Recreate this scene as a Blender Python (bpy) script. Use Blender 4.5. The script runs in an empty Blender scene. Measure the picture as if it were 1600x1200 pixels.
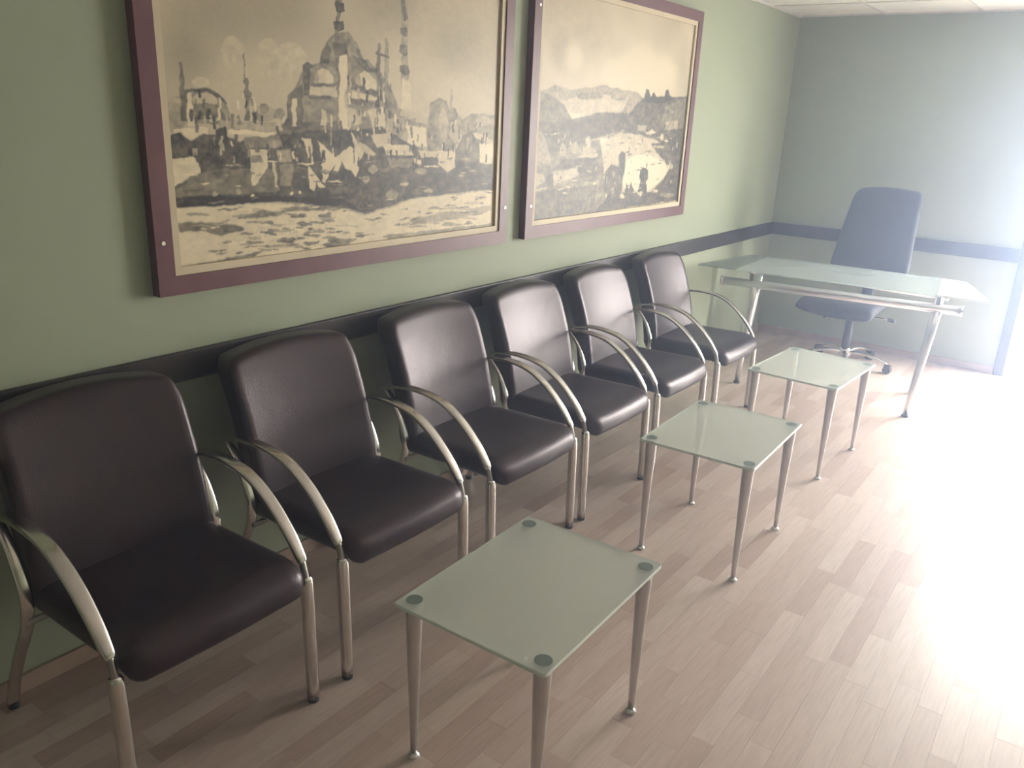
import bpy, bmesh, math, random
import numpy as np
from mathutils import Vector, Matrix

# ------------------------------------------------------------------ camera, sky, light, exposure
LENS_VEIL = 0.043  # density of the added volume that imitates veiling lens glare
scene = bpy.context.scene
col = scene.collection
CAM = Vector((2.2045, -6.5180, 1.6088))
RIGHT = Vector((0.80446453, 0.59250043, 0.04219078))
UP = Vector((-0.21860073, 0.22926326, 0.94849991))
FWD = Vector((-0.55231381, 0.77225747, -0.31395518))
FPX = 1278.18                                   # focal length for a 1600 px wide frame
cam_data = bpy.data.cameras.new('camera')
cam_data.sensor_width = 36.0
cam_data.lens = FPX / 1600.0 * 36.0
cam_data.clip_start = 0.02
cam = bpy.data.objects.new('camera', cam_data)
col.objects.link(cam)
cam.matrix_world = Matrix(((RIGHT.x, UP.x, -FWD.x, CAM.x), (RIGHT.y, UP.y, -FWD.y, CAM.y),
                           (RIGHT.z, UP.z, -FWD.z, CAM.z), (0, 0, 0, 1)))
scene.camera = cam

world = bpy.data.worlds.new('sky')
scene.world = world
world.use_nodes = True
wn = world.node_tree
bg = wn.nodes['Background']
bg.inputs[0].default_value = (0.98, 0.975, 0.98, 1)         # even bright overcast sky
bg.inputs[1].default_value = 30.0

DOOR_X0, DOOR_X1, DOOR_H = 1.79, 3.20, 2.08
portal = bpy.data.lights.new('doorway_portal', 'AREA')   # guides sky light sampling through the doorway
portal.shape = 'RECTANGLE'
portal.size, portal.size_y = DOOR_X1 - DOOR_X0, DOOR_H
portal.cycles.is_portal = True
po = bpy.data.objects.new('doorway_portal', portal)
po.location = ((DOOR_X0 + DOOR_X1) / 2, 0.09, DOOR_H / 2)
po.rotation_euler = (math.radians(-90), 0, 0)             # faces -y, into the room
col.objects.link(po)

vs = scene.view_settings
vs.view_transform = 'Standard'
vs.look = 'None'
vs.gamma = 1.0
vs.exposure = 0.36
vs.use_curve_mapping = False
scene.cycles.max_bounces = 7
scene.cycles.diffuse_bounces = 3
scene.cycles.glossy_bounces = 4
scene.cycles.transmission_bounces = 6
scene.cycles.transparent_max_bounces = 8
scene.cycles.volume_bounces = 1
scene.cycles.use_denoising = True
scene.cycles.sample_clamp_indirect = 8.0

# ------------------------------------------------------------------ helpers
def tag(o, label=None, cat=None, group=None, kind=None):
    if label: o['label'] = label
    if cat: o['category'] = cat
    if group: o['group'] = group
    if kind: o['kind'] = kind
    return o

def link(name, mesh, material=None, parent=None):
    o = bpy.data.objects.new(name, mesh)
    col.objects.link(o)
    if mesh is not None and material is not None:
        mesh.materials.clear(); mesh.materials.append(material)
    if parent is not None: o.parent = parent
    return o

def empty(name, loc=(0, 0, 0), rz=0.0):
    o = bpy.data.objects.new(name, None)
    o.empty_display_size = 0.1
    o.location = loc; o.rotation_euler = (0, 0, rz)
    col.objects.link(o)
    return o

def pydata(name, verts, faces, smooth=False):
    me = bpy.data.meshes.new(name)
    me.from_pydata(verts, [], faces)
    bm = bmesh.new(); bm.from_mesh(me)
    bmesh.ops.recalc_face_normals(bm, faces=bm.faces)
    bm.to_mesh(me); bm.free()
    if smooth:
        me.polygons.foreach_set('use_smooth', [True] * len(me.polygons))
    me.update()
    return me

def boxes_mesh(name, blist, bevel=0.0, segs=2):
    bm = bmesh.new()
    for (x0, x1, y0, y1, z0, z1) in blist:
        m = Matrix.Translation(((x0 + x1) / 2, (y0 + y1) / 2, (z0 + z1) / 2)) @ Matrix.Diagonal((x1 - x0, y1 - y0, z1 - z0, 1))
        bmesh.ops.create_cube(bm, size=1.0, matrix=m)
    if bevel > 0:
        bmesh.ops.bevel(bm, geom=list(bm.edges), offset=bevel, segments=segs, profile=0.5, affect='EDGES')
    me = bpy.data.meshes.new(name); bm.to_mesh(me); bm.free()
    return me

def rounded_box(name, hx, hy, hz, r, n=(14, 14, 6), deform=None):
    """closed cushion-like box of half sizes hx, hy, hz with edge radius r, then bent by deform(x, y, z)"""
    bm = bmesh.new()
    idx = {}
    def key(i, j, k):
        if (i, j, k) not in idx:
            p = Vector((-hx + 2 * hx * i / n[0], -hy + 2 * hy * j / n[1], -hz + 2 * hz * k / n[2]))
            q = Vector((max(-hx + r, min(hx - r, p.x)), max(-hy + r, min(hy - r, p.y)), max(-hz + r, min(hz - r, p.z))))
            d = p - q
            if d.length > 1e-9: p = q + d.normalized() * r
            if deform: p = Vector(deform(*p))
            idx[(i, j, k)] = bm.verts.new(p)
        return idx[(i, j, k)]
    for i in range(n[0]):
        for j in range(n[1]):
            for k in (0, n[2]):
                bm.faces.new([key(i, j, k), key(i + 1, j, k), key(i + 1, j + 1, k), key(i, j + 1, k)])
    for i in range(n[0]):
        for k in range(n[2]):
            for j in (0, n[1]):
                bm.faces.new([key(i, j, k), key(i + 1, j, k), key(i + 1, j, k + 1), key(i, j, k + 1)])
    for j in range(n[1]):
        for k in range(n[2]):
            for i in (0, n[0]):
                bm.faces.new([key(i, j, k), key(i, j + 1, k), key(i, j + 1, k + 1), key(i, j, k + 1)])
    bmesh.ops.recalc_face_normals(bm, faces=bm.faces)
    me = bpy.data.meshes.new(name); bm.to_mesh(me); bm.free()
    me.polygons.foreach_set('use_smooth', [True] * len(me.polygons))
    return me

def catmull(pts, sub=6):
    P = [np.array(p, float) for p in pts]
    P = [2 * P[0] - P[1]] + P + [2 * P[-1] - P[-2]]
    out = []
    for i in range(1, len(P) - 2):
        for s in range(sub):
            t = s / sub
            a, b, c, d = P[i - 1:i + 3]
            out.append(0.5 * ((2 * b) + (-a + c) * t + (2 * a - 5 * b + 4 * c - d) * t * t + (-a + 3 * b - 3 * c + d) * t ** 3))
    out.append(P[-2])
    return out

def sweep(name, path, size, side=(0, 1, 0), n=12, power=2.0, sub=6):
    """tube along a smooth path; path = (x, y, z, half width along side, half thickness)"""
    pts = catmull(path, sub) if sub > 1 else [np.array(p, float) for p in path]
    S = np.array(side, float)
    verts, faces = [], []
    for i, p in enumerate(pts):
        a = pts[max(0, i - 1)][:3]; b = pts[min(len(pts) - 1, i + 1)][:3]
        t = b - a; t /= np.linalg.norm(t)
        s = S - t * (S @ t); s /= np.linalg.norm(s)
        nrm = np.cross(t, s)
        w, h = (p[3], p[4]) if len(p) > 3 else size
        for k in range(n):
            an = 2 * math.pi * k / n
            c, d = math.cos(an), math.sin(an)
            c = math.copysign(abs(c) ** (2 / power), c); d = math.copysign(abs(d) ** (2 / power), d)
            verts.append(tuple(p[:3] + s * w * c + nrm * h * d))
    m = len(pts)
    for i in range(m - 1):
        for k in range(n):
            faces.append((i * n + k, i * n + (k + 1) % n, (i + 1) * n + (k + 1) % n, (i + 1) * n + k))
    faces.append(tuple(range(n))); faces.append(tuple(range((m - 1) * n, m * n)))
    me = pydata(name, verts, faces, True)
    me.polygons[len(faces) - 1].use_smooth = False; me.polygons[len(faces) - 2].use_smooth = False
    return me

def lathe(name, prof, n=24, axis_at=(0, 0)):
    verts, faces = [], []
    for (r, z) in prof:
        for k in range(n):
            a = 2 * math.pi * k / n
            verts.append((axis_at[0] + r * math.cos(a), axis_at[1] + r * math.sin(a), z))
    for i in range(len(prof) - 1):
        for k in range(n):
            faces.append((i * n + k, i * n + (k + 1) % n, (i + 1) * n + (k + 1) % n, (i + 1) * n + k))
    faces.append(tuple(range(n))); faces.append(tuple(range((len(prof) - 1) * n, len(prof) * n)))
    return pydata(name, verts, faces, True)

def slab(name, outline, z0, z1, bevel=0.0):
    """prism from a flat outline"""
    bm = bmesh.new()
    lo = [bm.verts.new((x, y, z0)) for x, y in outline]
    hi = [bm.verts.new((x, y, z1)) for x, y in outline]
    n = len(outline)
    bm.faces.new(hi); bm.faces.new(list(reversed(lo)))
    for i in range(n):
        bm.faces.new((lo[i], lo[(i + 1) % n], hi[(i + 1) % n], hi[i]))
    bmesh.ops.recalc_face_normals(bm, faces=bm.faces)
    if bevel > 0:
        es = [e for e in bm.edges if abs(e.verts[0].co.z - e.verts[1].co.z) < 1e-6]
        bmesh.ops.bevel(bm, geom=es, offset=bevel, segments=2, profile=0.5, affect='EDGES')
    me = bpy.data.meshes.new(name); bm.to_mesh(me); bm.free()
    return me

def round_corners(pts, r, n=5):
    out = []
    m = len(pts)
    for i in range(m):
        p = Vector(pts[i]); a = (Vector(pts[i - 1]) - p).normalized(); b = (Vector(pts[(i + 1) % m]) - p).normalized()
        for k in range(n + 1):
            t = k / n
            out.append(tuple(p + a * r * (1 - t) ** 2 + b * r * t ** 2))
    return out

def copy_tree(o, parent=None):
    c = o.copy(); col.objects.link(c)
    if parent is not None: c.parent = parent
    for ch in list(o.children):
        copy_tree(ch, c)
    return c

# ------------------------------------------------------------------ materials
def new_mat(name):
    m = bpy.data.materials.new(name); m.use_nodes = True
    nt = m.node_tree
    return m, nt, nt.nodes['Principled BSDF']

def noise(nt, scale, detail=4.0, rough=0.5, coord='Object', stretch=(1, 1, 1)):
    tc = nt.nodes.new('ShaderNodeTexCoord'); mp = nt.nodes.new('ShaderNodeMapping')
    mp.inputs['Scale'].default_value = stretch
    nz = nt.nodes.new('ShaderNodeTexNoise')
    nz.inputs['Scale'].default_value = scale; nz.inputs['Detail'].default_value = detail; nz.inputs['Roughness'].default_value = rough
    nt.links.new(tc.outputs[coord], mp.inputs[0]); nt.links.new(mp.outputs[0], nz.inputs['Vector'])
    return nz

def ramp(nt, src, stops):
    r = nt.nodes.new('ShaderNodeValToRGB')
    while len(r.color_ramp.elements) < len(stops): r.color_ramp.elements.new(0.5)
    for e, (p, c) in zip(r.color_ramp.elements, stops):
        e.position = p; e.color = (*c, 1)
    nt.links.new(src, r.inputs[0])
    return r

def bump(nt, bsdf, src, strength, dist=0.01):
    b = nt.nodes.new('ShaderNodeBump'); b.inputs['Strength'].default_value = strength; b.inputs['Distance'].default_value = dist
    nt.links.new(src, b.inputs['Height']); nt.links.new(b.outputs[0], bsdf.inputs['Normal'])

def plain(name, color, rough=0.5, metal=0.0, spec=0.5, var=0.12, scale=6.0, bumpiness=0.0, bscale=200.0):
    m, nt, b = new_mat(name)
    nz = noise(nt, scale)
    r = ramp(nt, nz.outputs['Fac'], [(0.3, tuple(c * (1 - var) for c in color)), (0.7, tuple(min(1, c * (1 + var)) for c in color))])
    nt.links.new(r.outputs[0], b.inputs['Base Color'])
    b.inputs['Roughness'].default_value = rough; b.inputs['Metallic'].default_value = metal
    b.inputs['Specular IOR Level'].default_value = spec
    if bumpiness > 0:
        nb = noise(nt, bscale, 3.0); bump(nt, b, nb.outputs['Fac'], bumpiness, 0.002)
    return m

M = {}
M['wall'] = plain('sage_green_paint', (0.355, 0.398, 0.282), 0.55, spec=0.35, var=0.03, scale=2.5, bumpiness=0.12, bscale=140)
M['ceiling_tile'] = plain('white_ceiling_tile', (0.86, 0.85, 0.81), 0.9, var=0.05, scale=9, bumpiness=0.3, bscale=90)
M['ceiling_grid'] = plain('white_grid_metal', (0.70, 0.69, 0.66), 0.45, var=0.03)
M['rail'] = plain('dark_wood_rail', (0.022, 0.014, 0.016), 0.42, var=0.3, scale=12)
M['baseboard'] = plain('wood_baseboard', (0.40, 0.29, 0.22), 0.45, var=0.1, scale=8)
M['frame'] = plain('mauve_brown_frame', (0.130, 0.043, 0.054), 0.42, var=0.15, scale=14)
M['slip'] = plain('cream_slip', (0.62, 0.53, 0.36), 0.5, var=0.05)
M['chrome'] = plain('brushed_chrome', (0.72, 0.70, 0.67), 0.20, metal=1.0, var=0.06, scale=20)
M['chrome_dark'] = plain('worn_chrome', (0.42, 0.40, 0.38), 0.30, metal=1.0, var=0.1, scale=20)
M['pin'] = plain('silver_screw', (0.8, 0.79, 0.76), 0.25, metal=1.0, var=0.05)
M['steel'] = plain('satin_steel', (0.60, 0.58, 0.57), 0.30, metal=1.0, var=0.05, scale=15)
M['aluminium'] = plain('satin_aluminium', (0.70, 0.70, 0.72), 0.28, metal=1.0, var=0.04, scale=15)
M['rubber'] = plain('black_rubber', (0.02, 0.02, 0.022), 0.6, var=0.1)
M['disc'] = plain('grey_mounting_disc', (0.17, 0.23, 0.20), 0.45, var=0.1)
M['office_fabric'] = plain('black_office_upholstery', (0.020, 0.021, 0.027), 0.7, var=0.15, scale=40, bumpiness=0.25, bscale=350)
M['plastic'] = plain('black_plastic', (0.018, 0.018, 0.022), 0.45, var=0.1)
M['pavement'] = plain('pale_concrete', (0.55, 0.54, 0.52), 0.9, var=0.08, scale=2)
M['subfloor'] = plain('dark_joint', (0.36, 0.27, 0.22), 0.8, var=0.1)

def leather():
    m, nt, b = new_mat('dark_brown_leather')
    nz = noise(nt, 5.0, 5.0)
    r = ramp(nt, nz.outputs['Fac'], [(0.3, (0.0115, 0.0055, 0.0080)), (0.75, (0.023, 0.0108, 0.0150))])
    nt.links.new(r.outputs[0], b.inputs['Base Color'])
    b.inputs['Roughness'].default_value = 0.35
    b.inputs['Specular IOR Level'].default_value = 0.5
    b.inputs['Specular Tint'].default_value = (1.0, 0.86, 0.91, 1)
    vo = nt.nodes.new('ShaderNodeTexVoronoi'); vo.inputs['Scale'].default_value = 260
    tc = nt.nodes.new('ShaderNodeTexCoord'); nt.links.new(tc.outputs['Object'], vo.inputs['Vector'])
    n2 = noise(nt, 14.0, 2.0)
    mx = nt.nodes.new('ShaderNodeMath'); mx.operation = 'MULTIPLY_ADD'
    nt.links.new(n2.outputs['Fac'], mx.inputs[0]); mx.inputs[1].default_value = 3.0; nt.links.new(vo.outputs['Distance'], mx.inputs[2])
    bump(nt, b, mx.outputs[0], 0.12, 0.003)
    return m
M['leather'] = leather()

def frosted(name, tint, clear, rough, see=0.0, scatter=0.18):
    """satin etched glass slab: part scattering, part see-through, glossy skin"""
    m, nt, b = new_mat(name)
    nz = noise(nt, 3.0)
    r = ramp(nt, nz.outputs['Fac'], [(0.3, tuple(c * 0.97 for c in tint)), (0.7, tint)])
    nt.links.new(r.outputs[0], b.inputs['Base Color'])
    b.inputs['Roughness'].default_value = rough
    b.inputs['IOR'].default_value = 1.45
    b.inputs['Transmission Weight'].default_value = clear
    tl = nt.nodes.new('ShaderNodeBsdfTranslucent'); nt.links.new(r.outputs[0], tl.inputs[0])
    mx = nt.nodes.new('ShaderNodeMixShader'); mx.inputs[0].default_value = scatter
    nt.links.new(b.outputs[0], mx.inputs[1]); nt.links.new(tl.outputs[0], mx.inputs[2])
    tp = nt.nodes.new('ShaderNodeBsdfTransparent'); tp.inputs[0].default_value = (0.93, 0.97, 0.94, 1)
    m2 = nt.nodes.new('ShaderNodeMixShader'); m2.inputs[0].default_value = see
    nt.links.new(mx.outputs[0], m2.inputs[1]); nt.links.new(tp.outputs[0], m2.inputs[2])
    nt.links.new(m2.outputs[0], nt.nodes['Material Output'].inputs['Surface'])
    return m
M['table_glass'] = frosted('green_frosted_glass', (0.90, 0.97, 0.90), 0.08, 0.38, see=0.47, scatter=0.22)
M['glass_edge'] = plain('polished_green_glass_edge', (0.78, 0.90, 0.82), 0.15, var=0.05)
M['desk_glass'] = frosted('pale_tinted_glass', (0.70, 0.80, 0.76), 0.60, 0.10, see=0.2)
M['desk_tint'] = frosted('grey_green_tinted_glass', (0.34, 0.40, 0.36), 0.35, 0.2, see=0.35)
M['desk_frost'] = frosted('white_frosted_glass', (0.80, 0.84, 0.78), 0.15, 0.30)

def wood(name, per_object):
    m, nt, b = new_mat(name)
    if per_object:
        oi = nt.nodes.new('ShaderNodeObjectInfo'); rnd = oi.outputs['Random']
    else:
        ge = nt.nodes.new('ShaderNodeNewGeometry'); rnd = ge.outputs['Random Per Island']
    r = ramp(nt, rnd, [(0.0, (0.485, 0.350, 0.290)), (0.25, (0.570, 0.440, 0.375)), (0.6, (0.610, 0.485, 0.418)), (1.0, (0.670, 0.548, 0.480))])
    nz = noise(nt, 9.0, 6.0, 0.6, stretch=(9, 0.8, 1))
    g = ramp(nt, nz.outputs['Fac'], [(0.25, (0.86, 0.84, 0.82)), (0.75, (1.06, 1.06, 1.05))])
    mx = nt.nodes.new('ShaderNodeMix'); mx.data_type = 'RGBA'; mx.blend_type = 'MULTIPLY'; mx.inputs[0].default_value = 1.0
    nt.links.new(r.outputs[0], mx.inputs[6]); nt.links.new(g.outputs[0], mx.inputs[7])
    nt.links.new(mx.outputs[2], b.inputs['Base Color'])
    b.inputs['Roughness'].default_value = 0.52
    b.inputs['Specular IOR Level'].default_value = 0.5
    b.inputs['Coat Weight'].default_value = 0.6
    b.inputs['Coat Roughness'].default_value = 0.24
    bump(nt, b, nz.outputs['Fac'], 0.03, 0.002)
    return m
M['plank'] = wood('beech_laminate_plank', True)
M['plank_far'] = wood('beech_laminate_strips', False)

def print_material():
    m, nt, b = new_mat('sepia_print')
    at = nt.nodes.new('ShaderNodeAttribute'); at.attribute_name = 'ink'
    nt.links.new(at.outputs['Color'], b.inputs['Base Color'])
    b.inputs['Roughness'].default_value = 0.42
    b.inputs['Specular IOR Level'].default_value = 0.4
    return m
M['print'] = print_material()
HARBOUR_SHAPES = [
 (66,9,[483,1093,1024,1256,1031,466,475,571]),
 (72,8,[556,703,781,665,969,564,980,412,554,426]),
 (70,7,[50,422,99,573,232,595,365,600,360,421]),
 (50,8,[100,598,94,574,79,553,60,541,40,539,22,547,11,565,8,588,14,611,27,630,46,643,66,646,85,638,97,621]),
 (53,8,[176,703,167,682,142,664,108,651,72,646,40,649,20,660,13,676,22,696,44,713,76,727,112,733,145,731,168,720]),
 (57,9,[387,765,374,738,340,714,292,696,242,689,200,692,172,706,163,726,174,750,203,774,246,792,296,801,342,800,375,787]),
 (55,9,[674,836,664,811,636,788,598,772,557,765,521,769,496,782,488,802,497,825,521,847,558,863,599,872,636,869,664,857]),
 (60,8,[934,731,925,689,897,652,855,629,809,625,770,639,742,667,732,705,741,744,767,778,806,801,850,809,892,798,923,770]),
 (70,3,[177,616,173,596,165,579,154,569,142,568,132,575,126,590,125,610,128,629,136,646,146,656,158,657,168,650,175,635]),
 (69,2,[264,608,260,584,250,564,237,551,223,549,211,559,203,578,201,601,205,625,215,644,227,656,241,658,254,649,262,631]),
 (71,2,[335,601,330,572,317,547,299,534,279,532,263,543,252,565,249,592,254,619,266,642,284,656,303,659,320,649,332,628]),
 (70,6,[138,662,134,656,125,650,111,645,95,643,81,644,73,647,70,653,74,659,83,665,97,669,112,672,126,671,135,668]),
 (60,2,[4,455,16,477,40,482,36,387,3,386]),
 (72,1,[96,520,93,513,88,507,80,504,72,503,64,506,59,511,58,517,60,524,66,530,74,533,81,534,89,532,94,527]),
 (50,1,[51,449,58,492,79,505,103,498,125,473,136,424,141,406,48,404]),
 (70,1,[110,472,107,463,99,455,87,451,75,450,64,454,57,460,55,469,58,478,66,486,77,491,89,491,101,488,108,481]),
 (40,1,[37,566,42,567,42,499,95,503,115,492,132,466,128,464,108,486,87,495,46,493,41,413,29,412,31,490]),
 (78,1,[44,491,54,491,54,430,64,396,42,396]),
 (42,1,[58,461,107,458,123,433,145,416,132,406,112,429,62,413]),
 (60,1,[250,442,246,431,236,423,224,418,210,418,197,422,189,429,187,440,190,449,199,458,211,462,226,463,238,459,247,452]),
 (48,1,[229,456,228,450,225,444,220,441,215,441,211,444,208,449,207,455,209,462,212,467,217,470,221,470,226,468,228,463]),
 (50,1,[270,443,268,433,263,427,257,423,250,423,245,426,241,433,240,442,242,450,246,457,252,461,258,461,264,458,268,451]),
 (47,0,[176,607,179,607,177,544,185,541,184,527,182,509,191,504,190,489,183,485,181,420,169,420,174,485,168,495,170,506,177,523,173,533,175,546]),
 (60,1,[111,418,281,411,281,388,110,390]),
 (82,1,[132,392,242,384,242,370,131,379]),
 (80,1,[8,390,89,396,87,357,25,357]),
 (47,2,[364,577,371,624,387,664,415,699,449,708,477,679,497,630,511,590]),
 (38,2,[368,585,372,631,391,664,400,646,393,583]),
 (57,3,[450,684,473,661,483,628,449,628]),
 (50,1,[279,487,311,546,326,588,365,604,515,624,548,594,581,547,602,494,615,395,256,384,277,419]),
 (36,1,[325,592,335,604,352,593,342,584,339,504,323,499]),
 (38,1,[279,500,319,534,321,401,256,390,277,429]),
 (40,1,[256,409,415,423,414,371,255,376]),
 (78,1,[291,492,305,492,303,406,291,406]),
 (76,1,[374,463,386,459,387,410,370,409]),
 (70,1,[244,428,257,428,264,390,252,390]),
 (72,1,[342,528,419,537,419,501,341,500]),
 (40,1,[340,496,398,500,398,492,340,489]),
 (76,1,[351,540,355,564,366,581,380,588,395,582,405,565,405,542]),
 (60,1,[351,540,355,564,364,577,368,539]),
 (44,1,[344,537,412,541,412,533,344,530]),
 (76,1,[467,541,473,569,487,584,503,590,521,581,535,558,534,533]),
 (58,1,[467,541,473,569,485,580,488,538]),
 (38,1,[457,637,505,622,519,599,543,598,543,589,507,590,475,615]),
 (40,1,[461,552,543,527,547,511,461,532]),
 (76,1,[463,526,538,508,530,491,458,503]),
 (40,1,[454,503,534,491,555,466,458,487]),
 (84,1,[425,638,446,636,447,399,419,398]),
 (44,1,[416,636,425,638,421,505,415,505]),
 (72,2,[444,476,485,457,489,420,449,403]),
 (45,0,[426,931,429,932,434,840,436,794,430,770,427,638,416,636,419,772,417,798]),
 (33,0,[414,794,441,795,442,773,431,765,417,770]),
 (33,0,[413,737,440,740,441,715,430,707,416,713]),
 (36,1,[411,671,446,671,448,644,432,631,414,636]),
 (58,1,[619,917,628,919,639,798,642,551,619,550]),
 (40,0,[626,960,630,961,632,839,639,781,626,767,622,816]),
 (42,1,[615,746,636,750,641,725,628,717,615,726]),
 (42,1,[615,690,639,691,641,663,626,657,613,664]),
 (42,1,[613,623,644,622,646,599,630,588,613,600]),
 (78,1,[622,579,648,568,656,470,615,473]),
 (42,1,[542,684,550,685,551,496,538,495]),
 (52,1,[567,704,575,706,576,497,562,497]),
 (42,0,[536,659,581,643,581,637,536,650]),
 (50,2,[493,493,555,503,642,457,670,440,642,395,554,394]),
 (74,3,[503,464,559,479,567,379,529,393]),
 (70,2,[674,458,671,449,662,441,649,436,635,436,623,440,614,447,611,455,614,464,623,471,635,476,649,476,662,473,671,466]),
 (58,2,[563,449,642,443,620,372,575,372]),
 (82,1,[638,420,707,412,715,338,642,347]),
 (50,1,[628,433,707,421,707,407,633,417]),
 (72,2,[688,458,723,496,758,553,771,526,735,490,717,443]),
 (50,2,[714,435,723,494,759,521,789,509,800,462,821,439,823,311,715,314]),
 (62,3,[795,421,794,392,789,369,781,356,772,356,764,368,758,391,756,420,757,449,762,472,770,485,779,486,787,473,793,451]),
 (60,2,[858,405,856,380,847,359,835,348,821,348,808,359,799,379,796,404,798,429,807,450,819,462,832,462,845,451,854,431]),
 (58,0,[798,551,805,552,810,453,800,453]),
 (50,2,[833,459,831,448,825,440,816,434,805,434,796,439,789,447,787,457,789,468,795,476,805,481,815,481,824,477,830,469]),
 (55,2,[847,434,883,465,944,468,990,462,984,315,855,317]),
 (62,3,[979,439,975,428,965,420,949,415,931,415,915,419,905,426,901,436,904,446,915,454,930,459,947,460,964,456,975,448]),
 (40,1,[823,324,854,381,896,401,985,361,987,149,826,173]),
 (72,1,[891,391,924,391,988,361,985,346,905,371]),
 (84,1,[925,351,988,351,985,267,963,257,928,248]),
 (31,2,[5,374,27,381,46,357,74,375,109,375,160,357,255,376,359,393,472,395,554,409,642,350,787,287,983,262,987,157,790,153,666,148,575,127,499,105,428,141,248,171,91,175,-3,173]),
 (80,1,[1,314,46,317,64,296,66,270,32,250,6,234]),
 (34,1,[5,374,26,381,41,333,30,315,3,310]),
 (62,1,[44,340,61,339,60,316,46,318]),
 (44,3,[5,225,40,262,97,278,252,278,249,202,4,202]),
 (78,1,[180,335,228,334,219,279,188,226,179,227]),
 (50,1,[182,314,207,313,207,293,181,294]),
 (52,1,[168,368,255,376,266,341,171,336]),
 (30,1,[103,388,126,397,127,352,104,352]),
 (72,1,[233,302,242,298,244,219,236,219]),
 (58,2,[248,332,284,337,282,291,252,292]),
 (48,2,[252,286,286,291,283,220,250,222]),
 (80,1,[315,371,340,365,339,320,328,306]),
 (82,1,[358,363,413,297,397,273,379,223,370,226,368,294]),
 (82,1,[327,283,378,206,358,207,351,229,343,196,330,205]),
 (83,1,[409,306,456,344,468,323,479,270,466,235,454,262,431,265,422,293,411,255,397,260]),
 (78,1,[457,392,466,382,493,318,477,291,466,335]),
 (70,1,[478,361,532,317,525,305,483,327]),
 (62,2,[540,261,539,254,533,249,526,246,517,246,510,250,505,255,503,262,505,269,510,274,518,277,526,276,534,273,539,267]),
 (60,2,[513,228,512,223,508,218,503,216,497,216,493,219,489,224,488,230,489,235,493,240,498,242,503,242,509,239,512,234]),
 (78,1,[558,348,642,343,666,307,567,309]),
 (74,2,[519,378,580,392,584,343,537,335]),
 (85,1,[663,295,689,290,691,271,666,277]),
 (78,1,[752,323,818,322,825,257,793,238,755,269]),
 (74,1,[677,326,762,318,762,295,689,299]),
 (50,1,[567,302,666,298,656,263,575,266]),
 (55,2,[713,247,711,240,705,236,695,233,684,234,675,237,668,242,666,249,668,255,674,259,684,262,695,261,704,258,711,253]),
 (70,1,[647,200,646,197,641,195,634,194,628,195,621,196,617,199,615,202,617,205,621,207,628,208,634,208,641,206,646,203]),
 (60,1,[739,172,737,167,732,164,724,163,715,164,707,166,701,170,699,174,701,178,707,181,715,183,723,182,731,180,737,176]),
 (50,2,[609,164,606,155,600,149,591,145,581,146,572,151,566,158,564,168,566,176,572,183,581,188,591,186,600,181,606,174]),
 (85,0,[183,190,182,184,180,181,177,179,175,180,173,182,171,185,171,191,172,195,174,198,176,200,179,199,181,197,183,194]),
 (75,0,[286,196,285,193,284,191,281,190,279,190,277,192,276,194,275,196,276,199,277,201,280,202,282,202,284,201,285,198]),
 (75,0,[307,196,307,194,305,192,303,191,301,191,298,192,297,194,297,197,297,200,299,202,301,203,303,203,305,201,307,199]),
 (60,1,[101,207,99,204,97,202,94,201,91,201,88,202,87,205,86,208,87,212,89,214,92,215,95,215,98,213,100,211]),
 (60,1,[153,209,152,206,150,203,146,202,143,202,140,204,138,207,138,210,138,214,141,216,144,217,147,217,150,215,152,213]),
 (24,2,[3,198,93,199,248,185,429,163,468,128,248,173,91,175,1,172]),
 (78,2,[-6,170,91,171,248,165,428,132,499,98,575,120,666,143,790,148,999,151,1005,5,-4,-10]),
 (42,2,[5,129,60,124,148,100,155,87,101,81,58,100,6,105]),
 (46,2,[134,127,181,140,246,141,299,146,246,127,180,122]),
 (45,2,[11,0,90,5,175,15,200,22,175,3,97,-4,24,-8]),
 (42,2,[247,149,390,149,469,137,389,131,281,136]),
 (45,2,[349,5,407,27,467,21,426,-2,358,-5]),
 (55,3,[643,66,791,80,986,90,987,68,792,48,667,45]),
 (50,2,[552,17,741,16,989,12,989,1,767,-2,574,-1]),
 (46,1,[307,76,307,75,304,74,301,74,297,75,293,76,291,77,290,78,291,79,293,80,297,80,301,79,304,78,307,77]),
 (50,1,[348,53,346,51,340,50,332,50,323,51,315,53,309,56,307,59,309,61,315,63,323,63,332,61,340,59,346,56]),
 (46,1,[332,88,330,87,324,86,316,86,307,88,299,89,293,91,291,93,293,94,299,95,307,94,316,93,325,92,330,90]),
 (40,1,[402,0,400,-2,393,-3,385,-3,375,-1,366,1,360,4,358,7,360,9,366,10,375,10,385,9,393,6,400,3]),
 (50,1,[319,86,318,84,315,82,312,82,308,82,305,83,303,85,302,88,303,90,305,91,309,91,313,91,316,90,318,88]),
 (46,1,[264,46,262,44,260,43,256,43,252,43,248,45,245,46,244,48,245,50,248,51,252,51,256,51,260,50,262,48]),
 (50,1,[444,7,444,5,442,4,438,4,434,5,431,6,429,7,428,9,429,11,431,12,434,12,438,12,442,10,444,9]),
 (50,1,[405,30,402,28,396,27,387,28,377,29,368,31,362,34,360,36,362,38,368,38,377,38,387,37,396,34,403,32]),
 (46,1,[230,77,230,76,226,75,223,75,218,75,214,76,211,78,211,79,211,81,215,82,219,82,223,81,227,80,230,79]),
 (40,1,[351,24,350,21,348,20,344,20,340,20,337,22,335,24,334,26,335,28,338,29,341,30,344,29,348,28,350,26]),
 (50,1,[289,68,289,66,286,65,282,64,278,65,274,66,272,68,271,71,272,73,274,74,278,75,282,74,286,73,289,71]),
 (46,1,[401,110,399,108,393,107,386,107,377,108,370,110,366,112,364,114,366,115,370,116,378,116,386,116,393,114,399,112]),
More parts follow.
